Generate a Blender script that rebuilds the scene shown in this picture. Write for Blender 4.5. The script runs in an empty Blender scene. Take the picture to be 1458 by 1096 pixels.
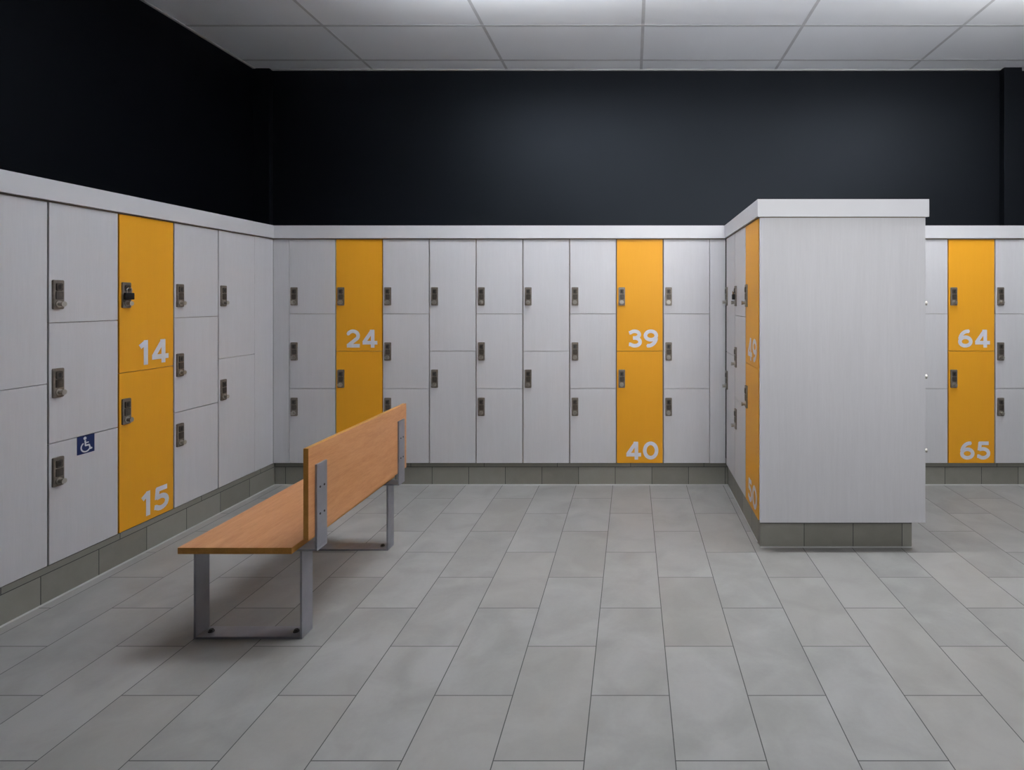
import bpy, bmesh, math, random
from mathutils import Vector, Matrix

S = bpy.context.scene
C = S.collection
PI = math.pi

# ------------------------------------------------------------------ node helpers
def new_mat(name):
    m = bpy.data.materials.new(name)
    m.use_nodes = True
    nt = m.node_tree
    return m, nt, nt.nodes['Principled BSDF']

class G:
    """tiny node-graph helper"""
    def __init__(s, nt): s.nt = nt
    def _in(s, sock, v):
        if isinstance(v, bpy.types.NodeSocket): s.nt.links.new(v, sock)
        else: sock.default_value = v
    def math(s, op, a, b=0.0, c=None):
        n = s.nt.nodes.new('ShaderNodeMath'); n.operation = op
        s._in(n.inputs[0], a); s._in(n.inputs[1], b)
        if c is not None: s._in(n.inputs[2], c)
        return n.outputs[0]
    def coords(s, kind='Object'):
        return s.nt.nodes.new('ShaderNodeTexCoord').outputs[kind]
    def xyz(s, v):
        n = s.nt.nodes.new('ShaderNodeSeparateXYZ'); s._in(n.inputs[0], v); return n.outputs
    def comb(s, x, y, z):
        n = s.nt.nodes.new('ShaderNodeCombineXYZ')
        for i, v in enumerate((x, y, z)): s._in(n.inputs[i], v)
        return n.outputs[0]
    def mapping(s, v, scale=(1, 1, 1), loc=(0, 0, 0)):
        n = s.nt.nodes.new('ShaderNodeMapping'); s._in(n.inputs[0], v)
        s._in(n.inputs['Scale'], scale); s._in(n.inputs['Location'], loc)
        return n.outputs[0]
    def noise(s, v, scale=5, detail=3, rough=.5, dist=0):
        n = s.nt.nodes.new('ShaderNodeTexNoise'); s._in(n.inputs['Vector'], v)
        n.inputs['Scale'].default_value = scale; n.inputs['Detail'].default_value = detail
        n.inputs['Roughness'].default_value = rough; n.inputs['Distortion'].default_value = dist
        return n.outputs['Fac']
    def white(s, v):
        n = s.nt.nodes.new('ShaderNodeTexWhiteNoise'); n.noise_dimensions = '3D'
        s._in(n.inputs['Vector'], v); return n.outputs['Value']
    def ramp(s, f, stops):
        n = s.nt.nodes.new('ShaderNodeValToRGB'); s._in(n.inputs[0], f)
        e = n.color_ramp.elements
        while len(e) < len(stops): e.new(.5)
        for k, (p, c) in enumerate(stops): e[k].position = p; e[k].color = (*c, 1)
        return n.outputs[0]
    def mix(s, f, a, b):
        n = s.nt.nodes.new('ShaderNodeMix'); n.data_type = 'RGBA'
        s._in(n.inputs[0], f)
        s._in(n.inputs[6], a if isinstance(a, bpy.types.NodeSocket) else (*a, 1))
        s._in(n.inputs[7], b if isinstance(b, bpy.types.NodeSocket) else (*b, 1))
        return n.outputs[2]
    def bump(s, h, strength=.2, dist=.002):
        n = s.nt.nodes.new('ShaderNodeBump'); s._in(n.inputs['Height'], h)
        n.inputs['Strength'].default_value = strength; n.inputs['Distance'].default_value = dist
        return n.outputs[0]
    def random(s):
        return s.nt.nodes.new('ShaderNodeObjectInfo').outputs['Random']

def plain(name, col, rough=.5, metal=0.0, spec=.5, var=.05, scale=18):
    m, nt, b = new_mat(name); g = G(nt)
    f = g.noise(g.coords(), scale, 3)
    lo = tuple(c * (1 - var) for c in col); hi = tuple(min(1, c * (1 + var)) for c in col)
    nt.links.new(g.ramp(f, [(.3, lo), (.7, hi)]), b.inputs['Base Color'])
    b.inputs['Roughness'].default_value = rough; b.inputs['Metallic'].default_value = metal
    b.inputs['Specular IOR Level'].default_value = spec
    return m

def laminate(name, a, c, rough=.42):
    """board with a faint vertical woodgrain"""
    m, nt, b = new_mat(name); g = G(nt)
    v = g.coords(); r = g.math('MULTIPLY', g.random(), 37.0)
    x, y, z = g.xyz(v)
    w = g.comb(g.math('ADD', x, r), y, g.math('ADD', g.math('MULTIPLY', z, .045), r))
    f = g.noise(w, 150, 4, .65)
    f2 = g.noise(w, 28, 2, .5)
    f = g.math('ADD', g.math('MULTIPLY', f, .65), g.math('MULTIPLY', f2, .35))
    nt.links.new(g.ramp(f, [(.3, a), (.7, c)]), b.inputs['Base Color'])
    b.inputs['Roughness'].default_value = rough
    b.inputs['Specular IOR Level'].default_value = .22
    return m

M = {}
M['white'] = laminate('white_laminate', (.575, .567, .588), (.622, .613, .636))
M['fascia'] = plain('white_fascia', (.635, .63, .655), .42, var=.015, scale=6)
M['yellow'] = laminate('yellow_laminate', (.755, .342, .020), (.785, .358, .022))
M['carcass'] = plain('carcass_board', (.34, .29, .26), .7)
M['gap'] = plain('painted_shadow_gap', (.26, .21, .17), .8)  # brown strip colour standing in for the shaded gap under the fascia
M['number'] = plain('number_vinyl', (.72, .72, .80), .5)
M['nickel'] = plain('aged_nickel', (.22, .19, .16), .5, .6, var=.15, scale=60)
M['nickeldark'] = plain('dark_nickel', (.09, .078, .066), .45, .6, var=.2, scale=60)  # darker nickel for the hasp and middle panel
M['knob'] = plain('polished_nickel', (.40, .37, .33), .3, .75)
M['dark'] = plain('dark_recess', (.012, .011, .010), .6)
M['black'] = plain('black_plastic', (.004, .004, .005), .6, spec=.25)
M['chrome'] = plain('bright_steel', (.75, .75, .76), .2, 1.0)
M['blue'] = plain('blue_sign', (.006, .018, .10), .5, spec=.3)
M['signwhite'] = plain('sign_white', (.7, .7, .72), .5)
M['steel'] = plain('grey_painted_steel', (.30, .30, .335), .38, .35, var=.06)
M['bolt'] = plain('dark_bolt', (.06, .055, .055), .4, .7)
M['caulk'] = plain('grey_caulk', (.42, .42, .41), .6)
M['tbar'] = plain('ceiling_tee_bar', (.56, .56, .58), .6, spec=.2)
M['angle'] = plain('ceiling_wall_angle', (.55, .55, .55), .5)
M['ceil'] = plain('ceiling_tile', (.855, .87, .90), .8, var=.012, scale=2)

# black painted wall, satin, slightly uneven
def wall_mat(name, spec):
    m, nt, b = new_mat(name); g = G(nt)
    v = g.coords()
    f = g.noise(v, 1.3, 3)
    nt.links.new(g.ramp(f, [(.3, (.0016, .0019, .0030)), (.7, (.0022, .0026, .0040))]), b.inputs['Base Color'])
    f2 = g.noise(v, 260, 3)
    nt.links.new(g.bump(f2, .10, .001), b.inputs['Normal'])
    b.inputs['Roughness'].default_value = .5
    b.inputs['Specular IOR Level'].default_value = spec
    b.inputs['Specular Tint'].default_value = (.76, .86, 1, 1)
    return m
M['wall'] = wall_mat('black_wall_paint', .29)
M['wall_left'] = wall_mat('black_wall_paint_shaded', .12)  # same black paint, reflections cut so the left wall reads as shaded
M['sidewall'] = plain('grey_side_wall_paint', (.35, .35, .37), .7)

# floor: 300 x 603 mm porcelain tiles, half bond, long side along Y
def floor_mat():
    m, nt, b = new_mat('grey_porcelain_floor'); g = G(nt)
    v = g.coords(); x, y, z = g.xyz(v)
    PX, PY, X0, YB = .3005, .603, .143, 1.828
    u = g.math('DIVIDE', g.math('SUBTRACT', x, X0), PX)
    col = g.math('FLOOR', u)
    odd = g.math('FLOORED_MODULO', col, 2.0)
    w = g.math('ADD', g.math('DIVIDE', g.math('SUBTRACT', y, YB), PY), g.math('MULTIPLY', odd, .5))
    row = g.math('FLOOR', w)
    fu = g.math('FRACT', u); fw = g.math('FRACT', w)
    du = g.math('MULTIPLY', g.math('MINIMUM', fu, g.math('SUBTRACT', 1.0, fu)), PX)
    dw = g.math('MULTIPLY', g.math('MINIMUM', fw, g.math('SUBTRACT', 1.0, fw)), PY)
    d = g.math('MINIMUM', du, dw)
    grout = g.math('LESS_THAN', d, .0019)
    tid = g.comb(col, row, 3.7)
    rnd = g.white(tid)
    rnd2 = g.white(g.comb(col, row, 9.1))
    # every tile carries its own piece of cloudy pattern
    off = g.comb(g.math('ADD', x, g.math('MULTIPLY', rnd, 30.0)), g.math('ADD', y, g.math('MULTIPLY', rnd2, 30.0)), 0.0)
    cl = g.noise(off, 4.2, 4, .52, .5)
    fine = g.noise(off, 60, 3, .6)
    t = g.math('ADD', g.math('MULTIPLY', cl, .78), g.math('MULTIPLY', rnd, .16))
    t = g.math('ADD', t, g.math('MULTIPLY', fine, .10))
    base = g.ramp(t, [(.34, (.278, .276, .264)), (.50, (.322, .319, .307)), (.66, (.368, .364, .353))])
    warm = g.math('GREATER_THAN', rnd2, .80)
    base = g.mix(g.math('MULTIPLY', warm, .25), base, (.335, .312, .282))
    col_out = g.mix(grout, base, (.075, .076, .074))
    nt.links.new(col_out, b.inputs['Base Color'])
    nt.links.new(g.math('ADD', g.math('MULTIPLY', cl, .18), .40), b.inputs['Roughness'])
    b.inputs['Specular IOR Level'].default_value = .4
    h = g.math('SUBTRACT', g.math('MULTIPLY', fine, .25), g.math('MULTIPLY', grout, 1.0))
    nt.links.new(g.bump(h, .25, .0015), b.inputs['Normal'])
    return m
M['floor'] = floor_mat()

# plinth: one row of 300 mm tiles and a narrow strip above; local x runs along the plinth
STRIP_Z = .148
def base_mat():
    m, nt, b = new_mat('grey_plinth_tile'); g = G(nt)
    v = g.coords(); x, y, z = g.xyz(v)
    up = g.math('GREATER_THAN', z, STRIP_Z)
    u1 = g.math('DIVIDE', x, .30)
    u2 = g.math('ADD', g.math('DIVIDE', x, .60), .29)
    f1 = g.math('FRACT', u1); f2 = g.math('FRACT', u2)
    d1 = g.math('MULTIPLY', g.math('MINIMUM', f1, g.math('SUBTRACT', 1.0, f1)), .30)
    d2 = g.math('MULTIPLY', g.math('MINIMUM', f2, g.math('SUBTRACT', 1.0, f2)), .60)
    d = g.math('ADD', g.math('MULTIPLY', d1, g.math('SUBTRACT', 1.0, up)), g.math('MULTIPLY', d2, up))
    dz = g.math('ABSOLUTE', g.math('SUBTRACT', z, STRIP_Z))
    d = g.math('MINIMUM', d, dz)
    grout = g.math('LESS_THAN', d, .0021)
    n1 = g.math('FLOOR', u1)
    n2 = g.math('ADD', g.math('FLOOR', u2), 40.0)
    idn = g.math('ADD', g.math('MULTIPLY', n1, g.math('SUBTRACT', 1.0, up)), g.math('MULTIPLY', n2, up))
    r = g.white(g.comb(idn, 2.0, 5.0))
    cl = g.noise(g.comb(g.math('ADD', x, g.math('MULTIPLY', r, 20.0)), y, z), 7, 4, .6)
    t = g.math('ADD', g.math('MULTIPLY', cl, .5), g.math('MULTIPLY', r, .45))
    base = g.ramp(t, [(.2, (.195, .188, .160)), (.8, (.285, .277, .245))])
    base = g.mix(g.math('MULTIPLY', up, .35), base, (.17, .165, .145))
    nt.links.new(g.mix(grout, base, (.03, .03, .028)), b.inputs['Base Color'])
    b.inputs['Roughness'].default_value = .5
    return m
M['base'] = base_mat()

# oak veneer; grain along local Y
def wood_mat(name, a, c, d):
    m, nt, b = new_mat(name); g = G(nt)
    v = g.coords(); x, y, z = g.xyz(v)
    q = g.comb(x, g.math('MULTIPLY', y, .12), z)
    f = g.noise(q, 26, 5, .6, .5)
    f2 = g.noise(q, 190, 3, .6)
    f = g.math('ADD', g.math('MULTIPLY', f, .6), g.math('MULTIPLY', f2, .4))
    nt.links.new(g.ramp(f, [(.34, a), (.5, c), (.66, d)]), b.inputs['Base Color'])
    b.inputs['Roughness'].default_value = .4
    return m
M['oak'] = wood_mat('oak_veneer', (.57, .24, .085), (.65, .30, .12), (.71, .345, .15))
M['oakedge'] = wood_mat('oak_edge_band', (.52, .235, .040), (.60, .28, .055), (.68, .33, .07))

# ------------------------------------------------------------------ mesh helpers
def box(bm, x0, x1, y0, y1, z0, z1, bev=0.0, mi=0, seg=2):
    r = bmesh.ops.create_cube(bm, size=1)
    vs = r['verts']
    for v in vs:
        v.co.x = x0 if v.co.x < 0 else x1
        v.co.y = y0 if v.co.y < 0 else y1
        v.co.z = z0 if v.co.z < 0 else z1
    fs = {f for v in vs for f in v.link_faces}
    for f in fs: f.material_index = mi
    if bev:
        es = list({e for v in vs for e in v.link_edges})
        o = bmesh.ops.bevel(bm, geom=es, offset=bev, segments=seg, affect='EDGES', profile=.6)
        for f in o['faces']: f.material_index = mi

def cyl(bm, c, r, h, axis='Y', seg=20, r2=None, mi=0):
    """cylinder/cone from c along +axis"""
    rot = {'Z': Matrix(), 'Y': Matrix.Rotation(-PI / 2, 4, 'X'), 'X': Matrix.Rotation(PI / 2, 4, 'Y')}[axis]
    mat = Matrix.Translation(c) @ rot @ Matrix.Translation((0, 0, h / 2))
    o = bmesh.ops.create_cone(bm, cap_ends=True, segments=seg, radius1=r, radius2=r if r2 is None else r2, depth=abs(h), matrix=mat)
    for v in o['verts']:
        for f in v.link_faces: f.material_index = mi

def rounded_plate(bm, x0, x1, z0, z1, y0, y1, r, seg=5, mi=0):
    """flat plate in the xz plane with rounded corners, y1 < y0 is its front"""
    pts = []
    for cx, cz, a0 in ((x1 - r, z1 - r, 0), (x0 + r, z1 - r, 90), (x0 + r, z0 + r, 180), (x1 - r, z0 + r, 270)):
        for k in range(seg + 1):
            a = math.radians(a0 + 90 * k / seg)
            pts.append((cx + r * math.cos(a), cz + r * math.sin(a)))
    c = (sum(p[0] for p in pts) / len(pts), sum(p[1] for p in pts) / len(pts))
    e = min(.0015, abs(y0 - y1) * .3)
    rings = []
    for y, k in ((y0, 0), (y1 + e, 0), (y1, e)):
        ring = []
        for (px, pz) in pts:
            dx, dz = px - c[0], pz - c[1]
            L = math.hypot(dx, dz)
            ring.append(bm.verts.new((px - dx / L * k, y, pz - dz / L * k)))
        rings.append(ring)
    n = len(pts)
    fs = []
    for a, b in zip(rings, rings[1:]):
        for i in range(n):
            fs.append(bm.faces.new((a[i], a[(i + 1) % n], b[(i + 1) % n], b[i])))
    fs.append(bm.faces.new(rings[-1])); fs.append(bm.faces.new(rings[0][::-1]))
    for f in fs: f.material_index = mi

def mesh(name, bm, mats, smooth=False):
    bmesh.ops.recalc_face_normals(bm, faces=bm.faces)
    me = bpy.data.meshes.new(name)
    bm.to_mesh(me); bm.free()
    for m in (mats if isinstance(mats, (list, tuple)) else [mats]): me.materials.append(m)
    if smooth:
        for p in me.polygons: p.use_smooth = True
        try: me.set_sharp_from_angle(angle=math.radians(35))
        except Exception: pass
    return me

def put(name, me, parent=None, loc=(0, 0, 0), rot=(0, 0, 0)):
    o = bpy.data.objects.new(name, me)
    C.objects.link(o)
    o.parent = parent; o.location = loc; o.rotation_euler = rot
    return o

def obj(name, bm, mats, parent=None, loc=(0, 0, 0), rot=(0, 0, 0), smooth=False):
    return put(name, mesh(name, bm, mats, smooth), parent, loc, rot)

def struct(o): o['kind'] = 'structure'; return o

def thing(o, label, cat, group=None):
    o['label'] = label; o['category'] = cat
    if group: o['group'] = group
    return o

def empty(name, loc, rz=0):
    o = bpy.data.objects.new(name, None); C.objects.link(o)
    o.location = loc; o.rotation_euler = (0, 0, rz); o.empty_display_size = .1
    return o

# ------------------------------------------------------------------ stroke lettering
LAY = [0]
def lay(y):
    LAY[0] = (LAY[0] + 1) % 60
    return y - LAY[0] * 1.2e-5
def stroke(bm, pts, w, y, closed=False):
    """flat ribbon of width w along pts (x,z) in the plane y, round joins, butt ends"""
    n = len(pts)
    segs = [(pts[i], pts[(i + 1) % n]) for i in range(n if closed else n - 1)]
    for (a, b) in segs:
        dx, dz = b[0] - a[0], b[1] - a[1]; L = math.hypot(dx, dz)
        if L < 1e-9: continue
        nx, nz = -dz / L * w / 2, dx / L * w / 2
        q = lay(y)
        bm.faces.new([bm.verts.new((p[0] + s * nx, q, p[1] + s * nz)) for p, s in ((a, -1), (b, -1), (b, 1), (a, 1))])
    for i in range(n):
        if not closed and i in (0, n - 1): continue
        p = pts[i]; q = lay(y)
        bm.faces.new([bm.verts.new((p[0] + w / 2 * math.cos(2 * PI * k / 14), q, p[1] + w / 2 * math.sin(2 * PI * k / 14))) for k in range(14)])

def arc(cx, cz, rx, rz, a0, a1, n=14):
    return [(cx + rx * math.cos(math.radians(a0 + (a1 - a0) * k / n)), cz + rz * math.sin(math.radians(a0 + (a1 - a0) * k / n))) for k in range(n + 1)]

SIX = [(arc(.42, .335, .30, .235, 0, 360, 24)[:-1], True),
       (arc(.56, .40, .44, .50, 172, 82, 12), False)]
DIG = {
 '0': (.86, [(arc(.43, .5, .325, .395, 0, 360, 30)[:-1], True)]),
 '1': (.48, [([(.31, 0), (.31, 1.0)], False), ([(.04, .735), (.33, .93)], False)]),
 '2': (.80, [([(.07, .775)] + arc(.39, .655, .285, .245, 152, -38, 14) + [(.13, .12)], False), ([(.05, .1), (.77, .1)], False)]),
 '3': (.76, [([(.06, .80)] + arc(.36, .715, .26, .185, 140, -90, 14) + [(.27, .53)], False),
             (arc(.37, .315, .295, .215, 90, -140, 14) + [(.05, .185)], False)]),
 '4': (.88, [([(.60, 0), (.60, .97)], False), ([(.57, .93), (.12, .29)], False), ([(.045, .27), (.86, .27)], False), ([(.44, .885), (.68, .885)], False)]),
 '5': (.77, [([(.14, .9), (.68, .9)], False), ([(.21, .96), (.165, .50)], False), ([(.165, .56)] + arc(.37, .345, .30, .245, 105, -140, 14) + [(.05, .20)], False)]),
 '6': (.84, SIX),
 '9': (.84, [([(.84 - x, 1 - z) for x, z in p], c) for p, c in SIX]),
}
def number_mesh(s, h):
    """text mesh, lower right corner at the origin, in the plane y = 0 facing -y"""
    key = ('num', s)
    if key in CACHE: return CACHE[key]
    bm = bmesh.new()
    gap = .075
    W = sum(DIG[c][0] for c in s) + gap * (len(s) - 1)
    x = -W
    for c in s:
        w, paths = DIG[c]
        for p, closed in paths:
            stroke(bm, [((x + a) * h, b * h) for a, b in p], .2 * h, 0, closed)
        x += w + gap
    for f in bm.faces:
        f.normal_update()
        if f.normal.y > 0: f.normal_flip()
    me = bpy.data.meshes.new('number'); bm.to_mesh(me); bm.free(); me.materials.append(M['number'])
    CACHE[key] = me
    return me

CACHE = {}
# ------------------------------------------------------------------ key dimensions
EYE = 1.52
DZ0, DZ1 = .186, 2.008          # locker doors bottom and top
DH = DZ1 - DZ0
P = .381                        # locker pitch
YB = 4.519                      # front plane of the back run
XL = -2.923                     # front plane of the left run
YW, XW, ZC = 5.053, -3.422, 3.605
XI0, XI1, YI = .762, 1.762, 3.347   # island: left door plane, right door plane, front of its lockers
XR = 4.9
YF = -3.2                       # where the modelled room ends behind the camera

# ------------------------------------------------------------------ room shell
bm = bmesh.new(); box(bm, XW - .1, XR + .1, YF, YW + .1, -.1, 0)
struct(obj('floor', bm, M['floor']))

bm = bmesh.new(); box(bm, XW - .1, XR + .1, YF, YW + .1, ZC, ZC + .1)
ceiling = struct(obj('ceiling', bm, M['ceil']))
bm = bmesh.new()
x = .082 - 1.2192 * 3
while x < XR:
    if x > XW: box(bm, x - .012, x + .012, YF, YW, ZC - .0008, ZC + .001)
    x += 1.2192
y = 4.837
while y > YF:
    box(bm, XW, XR, y - .012, y + .012, ZC - .0012, ZC + .001); y -= .6087
obj('ceiling_grid', bm, M['tbar'], ceiling)
bm = bmesh.new()
box(bm, XW, XW + .024, YF, YW, ZC - .006, ZC + .001)
box(bm, XW, XR, YW - .024, YW, ZC - .006, ZC + .001)
obj('wall_angle', bm, M['angle'], ceiling)

bm = bmesh.new(); box(bm, XW - .1, XW, YF, YW + .1, 0, ZC); struct(obj('wall_left', bm, M['wall_left']))
bm = bmesh.new(); box(bm, XW, XR, YW, YW + .1, 0, ZC); struct(obj('wall_back', bm, M['wall']))
bm = bmesh.new(); box(bm, XR, XR + .1, YF, YW + .1, 0, ZC); struct(obj('wall_right', bm, M['sidewall']))
bm = bmesh.new(); box(bm, XW, -3.272, 5.005, YW, 0, ZC - .0005, .003); struct(obj('trim_1', bm, M['wall']))
bm = bmesh.new(); box(bm, 3.345, 3.505, 4.985, YW, 0, ZC - .0005, .003); struct(obj('trim_2', bm, M['wall']))

# plinths
def plinth(name, x0, x1, depth, loc, rz, returns=()):
    bm = bmesh.new(); box(bm, x0, x1, 0, depth, 0, DZ0 - .004)
    o = struct(obj(name, bm, M['base'], None, loc, (0, 0, rz)))
    bm = bmesh.new()
    prof = [(0, .006), (0, 0), (-.007, 0), (-.005, .002)]
    a = [bm.verts.new((x0, py, pz)) for py, pz in prof]; b = [bm.verts.new((x1, py, pz)) for py, pz in prof]
    for i in range(4): bm.faces.new((a[i], a[(i + 1) % 4], b[(i + 1) % 4], b[i]))
    bm.faces.new(a); bm.faces.new(b[::-1])
    obj('caulk_line', bm, M['caulk'], o)
    return o
# left run: local x -> +Y, origin on a tile joint
plinth('baseboard_left', 1.2 - 2.748, 4.545 - 2.748, .40, (XL - .006, 2.748, 0), PI / 2)
plinth('baseboard_back', -2.925 + 1.038, .79 + 1.038, .40, (-1.038, YB + .025, 0), 0)
plinth('baseboard_back.001', 1.70 - 2.562, 4.1 - 2.562, .40, (2.562, YB + .025, 0), 0)
# island plinth as one tiled block, its own joints on each side
isl = plinth('baseboard_island', .786 - 1.055, 1.715 - 1.055, .06, (1.055, 3.402, 0), 0)
def ret(x0, x1, loc, rz):
    bm = bmesh.new(); box(bm, x0, x1, 0, .06, 0, DZ0 - .004)
    o = struct(obj('baseboard_island_side', bm, M['base'], None, loc, (0, 0, rz)))
    bm = bmesh.new(); box(bm, x0, x1, -.008, 0, 0, .006, .002); obj('caulk_line', bm, M['caulk'], o)
ret(0, 1.08, (.786, 4.544, 0), -PI / 2)
ret(0, 1.08, (1.715, 3.464, 0), PI / 2)

# ------------------------------------------------------------------ lockers
def m_carcass(depth, splits):
    key = ('c', depth, len(splits))
    if key in CACHE: return CACHE[key]
    bm = bmesh.new(); a, b, t = .0006, P - .0006, .016
    y0 = .0215
    box(bm, a, a + t, y0, depth, 0, DH); box(bm, b - t, b, y0, depth, 0, DH)
    box(bm, a + t, b - t, y0, depth, 0, t); box(bm, a + t, b - t, y0, depth, DH - t, DH)
    box(bm, a + t, b - t, depth - .006, depth, t, DH - t)
    for s in splits: box(bm, a + t, b - t, y0 + .001, depth - .006, s - t / 2, s + t / 2)
    CACHE[key] = mesh('carcass', bm, M['carcass']); return CACHE[key]

def m_door(h, mat):
    key = ('d', round(h, 4), mat)
    if key in CACHE: return CACHE[key]
    bm = bmesh.new(); box(bm, .0048, P - .0048, 0, .019, 0, h, .0012)
    CACHE[key] = mesh('door', bm, M[mat]); return CACHE[key]

def m_plate():
    if 'plate' in CACHE: return CACHE['plate']
    bm = bmesh.new()
    rounded_plate(bm, 0, .054, 0, .148, 0, -.009, .006)
    rounded_plate(bm, .011, .047, .050, .090, -.009, -.0125, .004, mi=1)     # raised middle panel
    CACHE['plate'] = mesh('lock_plate', bm, [M['nickel'], M['nickeldark']], True); return CACHE['plate']
def m_hasp():
    if 'hasp' in CACHE: return CACHE['hasp']
    bm = bmesh.new()
    rounded_plate(bm, .012, .044, .094, .132, -.009, -.0145, .006, mi=0)
    rounded_plate(bm, .0205, .0335, .102, .124, -.0145, -.0155, .005, mi=1)   # dark key slot
    CACHE['hasp'] = mesh('hasp', bm, [M['nickeldark'], M['dark']], True); return CACHE['hasp']
def m_knob():
    if 'knob' in CACHE: return CACHE['knob']
    bm = bmesh.new()
    cyl(bm, (.027, -.009, .026), .0175, -.004, 'Y', 24)
    cyl(bm, (.027, -.013, .026), .010, -.013, 'Y', 24)
    cyl(bm, (.027, -.025, .026), .0135, -.012, 'Y', 24, r2=.0115)
    CACHE['knob'] = mesh('lock_knob', bm, M['knob'], True); return CACHE['knob']

LOCK3 = [.571, 1.022, 1.470]     # heights of the lower edge of the lock plates
LOCK2 = [.800, 1.470]
def column(loc, rz, n, mat, label, group=None, nums=None, depth=.48):
    """locker cabinet with n doors, origin at the lower left front corner"""
    t = thing(empty('locker_cabinet', (loc[0], loc[1], DZ0), rz), label, 'locker', group)
    splits = [DH * k / n for k in range(1, n)]
    put('carcass', m_carcass(depth, splits), t)
    edges = [0] + splits + [DH]
    doors = []
    for k in range(n):
        z0 = edges[k] + (.0018 if k else .001); z1 = edges[k + 1] - (.0018 if k < n - 1 else .001)
        d = put('door', m_door(z1 - z0, mat), t, (0, 0, z0))
        lz = (LOCK3 if n == 3 else LOCK2)[k] - DZ0 - z0
        put('lock_plate', m_plate(), d, (.017, 0, lz))
        put('hasp', m_hasp(), d, (.017, 0, lz))
        kn = put('lock_knob', m_knob(), d, (.017, 0, lz)); kn['label'] = 'bright round metal turn knob'
        if nums and nums[k]:
            put('number', number_mesh(nums[k], .148), d, (P - .038, -.0006, .028))
        doors.append(d)
    return t, doors

GW3, GW2, GY = 'white lockers with three doors', 'white lockers with two doors', 'yellow numbered lockers'
R90 = PI / 2
# left run (local x -> +Y)
Ls = [2.777 - P + P * k for k in range(5)]
column((XL, Ls[0]), R90, 2, 'white', 'white two-door locker at the left edge of the photo, cut by the frame', GW2)
tL1, dL1 = column((XL, Ls[1]), R90, 3, 'white', 'white three-door locker with a blue wheelchair sign on its lowest door', GW3)
column((XL, Ls[2]), R90, 2, 'yellow', 'yellow two-door locker numbered 14 and 15', GY, ['15', '14'])
column((XL, Ls[3]), R90, 3, 'white', 'white three-door locker just right of yellow locker 14', GW3)
column((XL, Ls[4]), R90, 2, 'white', 'white two-door locker next to the left corner of the room', GW2)
# back run
X0 = -2.795
back = [(3, 'white three-door locker just left of yellow locker 24', None),
        (2, 'yellow two-door locker numbered 24, half hidden behind the bench backrest', ['25', '24']),
        (3, 'white three-door locker just right of yellow locker 24', None),
        (2, 'white two-door locker, second to the right of yellow locker 24', None),
        (3, 'white three-door locker between two white two-door lockers on the back wall', None),
        (2, 'white two-door locker, second to the left of yellow locker 39', None),
        (3, 'white three-door locker just left of yellow locker 39', None),
        (2, 'yellow two-door locker numbered 39 and 40', ['40', '39']),
        (3, 'white three-door locker just right of yellow locker 39', None)]
for k, (n, lab, nums) in enumerate(back):
    column((X0 + P * k, YB), 0, n, 'yellow' if nums else 'white', lab, GY if nums else (GW3 if n == 3 else GW2), nums)
X1 = 2.193
column((X1, YB), 0, 3, 'white', 'white three-door locker between the island and yellow locker 64', GW3)
column((X1 + P, YB), 0, 2, 'yellow', 'yellow two-door locker numbered 64 and 65', GY, ['65', '64'])
column((X1 + 2 * P, YB), 0, 3, 'white', 'white three-door locker just right of yellow locker 64, at the right edge', GW3)
# island, left side (local x -> -Y)
ID = .478
column((XI0, YI + P), -R90, 2, 'yellow', 'yellow two-door locker numbered 49 and 50 on the island', GY, ['50', '49'], ID)
column((XI0, YI + 2 * P), -R90, 3, 'white', 'white three-door locker on the island between yellow locker 49 and the corner locker', GW3, None, ID)
column((XI0, YI + 3 * P), -R90, 2, 'white', 'white two-door locker on the island nearest the back wall', GW2, None, ID)
# island, right side (local x -> +Y)
column((XI1, YI), R90, 3, 'white', 'white three-door locker behind the island end panel, only lock knobs showing', GW3, None, ID)

# wheelchair sign on the lowest door of the second left locker
bm = bmesh.new(); rounded_plate(bm, 0, .094, 0, .096, 0, -.002, .002, mi=0)
w = .0085
stroke(bm, arc(.044, .034, .0245, .0245, 118, 352, 22), .0075, -.0026)          # wheel
bm.faces.new([bm.verts.new((.0405 + .0085 * math.cos(2 * PI * k / 18), -.0026, .0815 + .0085 * math.sin(2 * PI * k / 18))) for k in range(18)])
stroke(bm, [(.0415, .071), (.0435, .042), (.063, .042), (.071, .020), (.080, .023)], w, -.0026)
stroke(bm, [(.0425, .057), (.061, .057)], .006, -.0026)
for f in bm.faces:
    if all(v.co.y < -.00255 for v in f.verts): f.material_index = 1
sg = obj('accessibility_sign', bm, [M['blue'], M['signwhite']], dL1[0], (2.921 - Ls[1], -.0002, .698 - DZ0 - .001 + .001 - .002))
sg['label'] = 'square blue sticker with a white wheelchair symbol'

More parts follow.
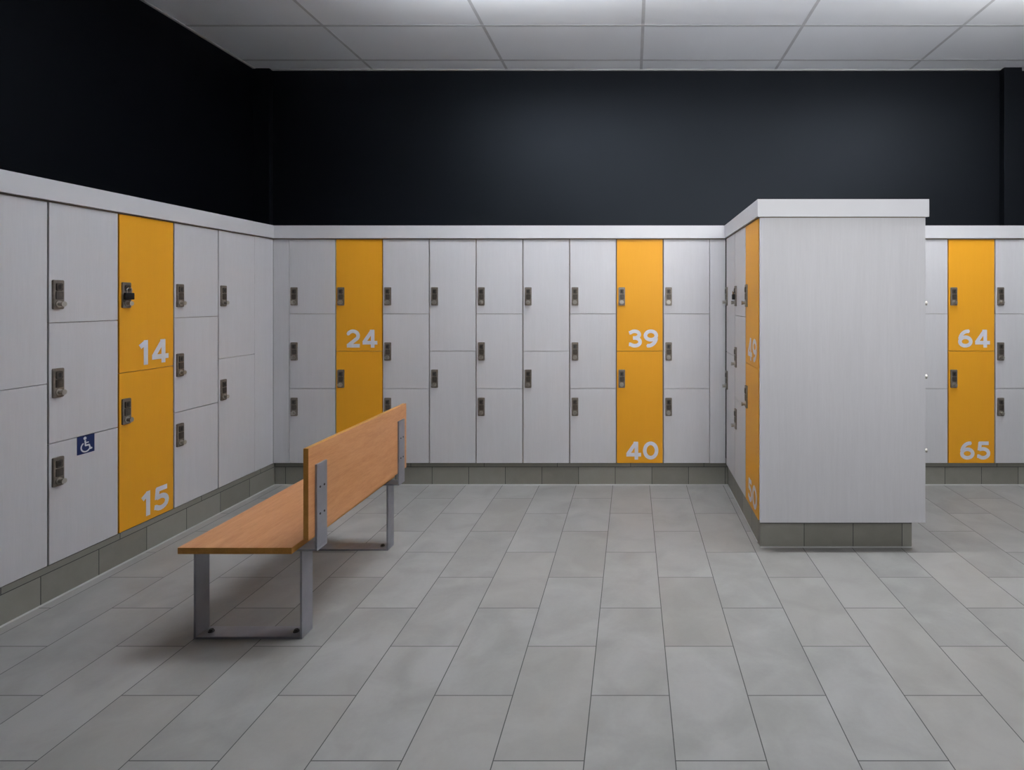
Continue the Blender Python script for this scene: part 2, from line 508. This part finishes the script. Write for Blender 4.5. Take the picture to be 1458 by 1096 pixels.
# padlocks hanging on two of the hasps
def padlock(loc, rz, label):
    t = thing(empty('padlock', loc, rz), label, 'padlock', 'padlocks hanging on lockers')
    bm = bmesh.new(); box(bm, -.028, .028, -.028, -.0135, -.002, .037, .004)
    cyl(bm, (0, -.028, .014), .005, -.001, 'Y', 14)
    obj('padlock_body', bm, M['black'], t, smooth=True)
    bm = bmesh.new()
    path = [(-.015, .030)] + [(.015 * math.cos(PI - PI * k / 12), .052 + .015 * math.sin(PI - PI * k / 12)) for k in range(13)] + [(.015, .030)]
    prev = None
    for i, (px, pz) in enumerate(path):
        a = path[max(0, i - 1)]; b = path[min(len(path) - 1, i + 1)]
        tx, tz = b[0] - a[0], b[1] - a[1]; L = math.hypot(tx, tz); nx, nz = -tz / L, tx / L
        ring = [bm.verts.new((px + nx * .0035 * math.cos(2 * PI * j / 8), -.0215 + .0035 * math.sin(2 * PI * j / 8), pz + nz * .0035 * math.cos(2 * PI * j / 8))) for j in range(8)]
        if prev:
            for j in range(8): bm.faces.new((prev[j], prev[(j + 1) % 8], ring[(j + 1) % 8], ring[j]))
        prev = ring
    obj('shackle', bm, M['chrome'], t, smooth=True)
    return t
padlock((XL, Ls[2] + .044, 1.470 + .050), R90, 'small black padlock hanging on yellow locker 14')
padlock((XI0, YI + 2 * P - .044, 1.470 + .050), -R90, 'small black padlock on the top white door of the island, left of locker 49')

# ------------------------------------------------------------------ filler panels
def panel(name, x0, x1, y0, y1, z0, z1, label):
    bm = bmesh.new(); box(bm, x0, x1, y0, y1, z0, z1, .0012)
    cx, cy = (x0 + x1) / 2, (y0 + y1) / 2
    bmesh.ops.translate(bm, verts=bm.verts, vec=(-cx, -cy, -z0))
    return thing(obj(name, bm, M['white'], None, (cx, cy, z0)), label, 'panel', 'white filler panels between lockers')
ZL = Ls[4] + P
panel('filler_panel', XL - .019, XL, ZL - .0032, YB - .001, DZ0, DZ1, 'white filler panel in the left corner, on the left wall side')
panel('filler_panel', XL + .001, X0 + .0005, YB, YB + .019, DZ0, DZ1, 'narrow white filler panel in the left corner, on the back wall side')
panel('filler_panel', X0 + 9 * P - .0005, XI0 - .001, YB, YB + .019, DZ0, DZ1, 'narrow white filler panel where the back lockers meet the island')
panel('filler_panel', XI1 + .001, X1 + .0005, YB, YB + .019, DZ0, DZ1, 'white filler panel on the back wall just right of the island')

# island end panel
bm = bmesh.new(); box(bm, XI0 + .004, XI1 - .004, 3.325, 3.345, .181, DZ1, .0015)
bmesh.ops.translate(bm, verts=bm.verts, vec=(-1.262, -3.335, -.181))
thing(obj('end_panel', bm, M['white'], None, (1.262, 3.335, .181)), 'large plain white end panel closing the front of the locker island', 'panel')

# ------------------------------------------------------------------ fascia boards along the top
FZ0, FZ1, FT = 2.0155, 2.118, .020
def fascia(name, polys, label):
    """L-section: list of (outline of the front board, outline of the deck) as xy polygons"""
    bm = bmesh.new()
    def prism(pts, z0, z1, mi=0):
        a = [bm.verts.new((x, y, z0)) for x, y in pts]; b = [bm.verts.new((x, y, z1)) for x, y in pts]
        n = len(pts); fs = [bm.faces.new(a[::-1]), bm.faces.new(b)]
        for i in range(n): fs.append(bm.faces.new((a[i], a[(i + 1) % n], b[(i + 1) % n], b[i])))
        for f in fs: f.material_index = mi
    for pts, z0, z1, mi in polys: prism(pts, z0, z1, mi)
    return thing(obj(name, bm, [M['fascia'], M['gap']]), label, 'fascia', 'white fascia boards over the lockers')
g = .0005
xf, yf = XL + FT, YB - FT
G0, G1 = 2.0088, 2.0156
fascia('fascia_board', [([(XL - .012, 1.2), (XL - .001, 1.2), (XL - .001, YB + .012), (XL - .012, YB + .012)], G0, G1, 1),
                        ([(xf - .02, 1.2), (xf, 1.2), (xf, yf - g), (xf - .02, yf + .02 - g)], FZ0, FZ1, 0),
                        ([(XW + g, 1.2), (xf - .02, 1.2), (xf - .02, yf + .02 - g), (XW + g, yf + .02 - g)], FZ1 - .018, FZ1, 0)],
       'long white fascia board over the left wall lockers')
il = XI0 - .012
fascia('fascia_board', [([(XL - .0005, YB + .001), (il - g, YB + .001), (il - g, YB + .012), (XL - .0005, YB + .012)], G0, G1, 1),
                        ([(xf - .02, yf + .02), (xf, yf), (il - g, yf), (il - g, yf + .02)], FZ0, FZ1, 0),
                        ([(xf - .02, yf + .02), (il - g, yf + .02), (il - g, YW - .05), (xf - .02, YW - .05)], FZ1 - .018, FZ1, 0)],
       'long white fascia board over the back wall lockers, from the left corner to the island')
ir = XI1 + .012
fascia('fascia_board', [([(XI0 + .005, 3.327), (XI1 - .005, 3.327), (XI1 - .005, 3.340), (XI0 + .005, 3.340)], G0, G1, 1),
                        ([(XI0 + .001, 3.3405), (XI0 + .012, 3.3405), (XI0 + .012, YB - .001), (XI0 + .001, YB - .001)], G0, G1, 1),
                        ([(il, 3.313), (ir, 3.313), (ir, 3.333), (il, 3.333)], FZ0 - .002, FZ1, 0),
                        ([(il, 3.333), (il + .02, 3.333), (il + .02, YW - .05), (il, YW - .05)], FZ0, FZ1, 0),
                        ([(ir - .02, 3.333), (ir, 3.333), (ir, YW - .05), (ir - .02, YW - .05)], FZ0, FZ1, 0),
                        ([(il + .02, 3.333), (ir - .02, 3.333), (ir - .02, YW - .05), (il + .02, YW - .05)], FZ1 - .018, FZ1, 0)],
       'white fascia board wrapping the top of the locker island')
fascia('fascia_board', [([(ir + g, YB + .001), (4.1, YB + .001), (4.1, YB + .012), (ir + g, YB + .012)], G0, G1, 1),
                        ([(ir + g, yf), (4.1, yf), (4.1, yf + .02), (ir + g, yf + .02)], FZ0, FZ1, 0),
                        ([(ir + g, yf + .02), (4.1, yf + .02), (4.1, 4.98), (ir + g, 4.98)], FZ1 - .018, FZ1, 0)],
       'white fascia board over the back lockers right of the island')

# ------------------------------------------------------------------ bench
BX, BY = -1.72, 2.96
bench = thing(empty('bench', (BX, BY, 0)), 'light oak bench with backrest on grey flat steel legs, standing on the tiled floor', 'bench')
def bb(name, boxes, mats, parent, bev=.0015):
    bm = bmesh.new()
    for b in boxes:
        x0, x1, y0, y1, z0, z1 = b[:6]
        box(bm, x0 - BX, x1 - BX, y0 - BY, y1 - BY, z0, z1, bev)
    return obj(name, bm, mats, parent)
def veneered(name, x0, x1, y0, y1, z0, z1, normal):
    """board whose two big faces are veneer and whose edges are edge band"""
    bm = bmesh.new(); box(bm, x0 - BX, x1 - BX, y0 - BY, y1 - BY, z0, z1, .0015)
    bm.normal_update()
    for f in bm.faces: f.material_index = 0 if abs(f.normal[normal]) > .9 else 1
    return obj(name, bm, [M['oak'], M['oakedge']], bench)
Y0, Y1 = 2.4325, 3.488
seat = veneered('seat', -1.993, -1.492, Y0, Y1, .403, .431, 2)
backr = veneered('backrest', -1.442, -1.419, Y0, Y1, .465, .866, 0)
for (ya, yb) in ((2.482, 2.564), (3.356, 3.438)):
    t = .010
    fr = bb('leg_frame', [(-1.962, -1.409, ya, yb, .393, .403)], M['steel'], bench)
    bb('leg', [(-1.962, -1.952, ya, yb, 0, .3925)], M['steel'], fr)
    bb('leg', [(-1.486, -1.476, ya, yb, 0, .3925)], M['steel'], fr)
    bb('foot_bar', [(-1.9515, -1.4865, ya, yb, 0, .010)], M['steel'], fr)
    for bx in (-1.913, -1.527):
        bm = bmesh.new(); cyl(bm, (bx - BX, (ya + yb) / 2 - BY, .010), .013, .003, 'Z', 18); cyl(bm, (bx - BX, (ya + yb) / 2 - BY, .013), .009, .008, 'Z', 6)
        obj('bolt', bm, M['bolt'], fr)
    br = bb('back_bracket', [(-1.419, -1.409, ya, yb, .4035, .781)], M['steel'], bench)
    for sy in (ya + .024, yb - .024):
        for sz in (.553, .674):
            bm = bmesh.new(); cyl(bm, (-1.409 - BX, sy - BY, sz), .0048, .002, 'X', 14)
            obj('screw', bm, M['bolt'], br)

# ------------------------------------------------------------------ light
def area(name, loc, rot, sx, sy, power, col=(1, 1, 1)):
    l = bpy.data.lights.new(name, 'AREA'); l.shape = 'RECTANGLE'; l.size = sx; l.size_y = sy
    l.energy = power; l.color = col
    o = bpy.data.objects.new(name, l); C.objects.link(o); o.location = loc; o.rotation_euler = rot
    return o
WARM = (.985, .995, 1)
COOL = (.975, .993, 1)
COOL = (.978, .993, 1)
COOL = (.978, .993, 1)
area('unseen_uplight', (.7, 3.3, 3.46), (PI, 0, 0), 3.4, .20, 44, COOL)  # unseen uplights, placed and sized to fit the ceiling brightness
area('unseen_uplight', (-.6, 3.2, 3.44), (PI, 0, 0), 1.6, .20, 35, (.93, .965, 1))  # added with the next one to brighten the ceiling at left
area('unseen_uplight', (-1.2, 3.2, 3.42), (PI, 0, 0), 1.0, .20, 25, (.90, .945, 1))
area('unseen_uplight', (2.8, 3.1, 3.40), (PI, 0, 0), 1.2, .25, 67, COOL)
area('wash_fill', (.95, -.9, 2.6), (math.radians(82), 0, 0), 2.4, .8, 18.5, COOL).data.spread = math.radians(85)  # unseen fills added behind the camera to brighten back lockers and island
area('wash_fill', (2.2, -.9, 2.0), (math.radians(86), 0, math.radians(8)), 1.6, .8, 5, COOL).data.spread = math.radians(60)

w = bpy.data.worlds.new('World'); S.world = w; w.use_nodes = True
bg = w.node_tree.nodes['Background']; bg.inputs[0].default_value = (.75, .85, 1, 1); bg.inputs[1].default_value = .03

S.view_settings.view_transform = 'Standard'
S.view_settings.look = 'None'
S.view_settings.exposure = 0
try:
    S.cycles.use_denoising = True
    S.cycles.max_bounces = 8
except Exception: pass

# ------------------------------------------------------------------ camera (one-point perspective with a shifted lens)
cam = bpy.data.cameras.new('Camera'); co = bpy.data.objects.new('Camera', cam); C.objects.link(co)
co.location = (0, 0, EYE); co.rotation_euler = (PI / 2, 0, 0)
cam.sensor_fit = 'HORIZONTAL'; cam.sensor_width = 36
cam.lens = 790 / 1458 * 36
cam.shift_x = -(900 - 729) / 1458
cam.shift_y = -(548 - 426) / 1458
cam.clip_start = .02
S.camera = co
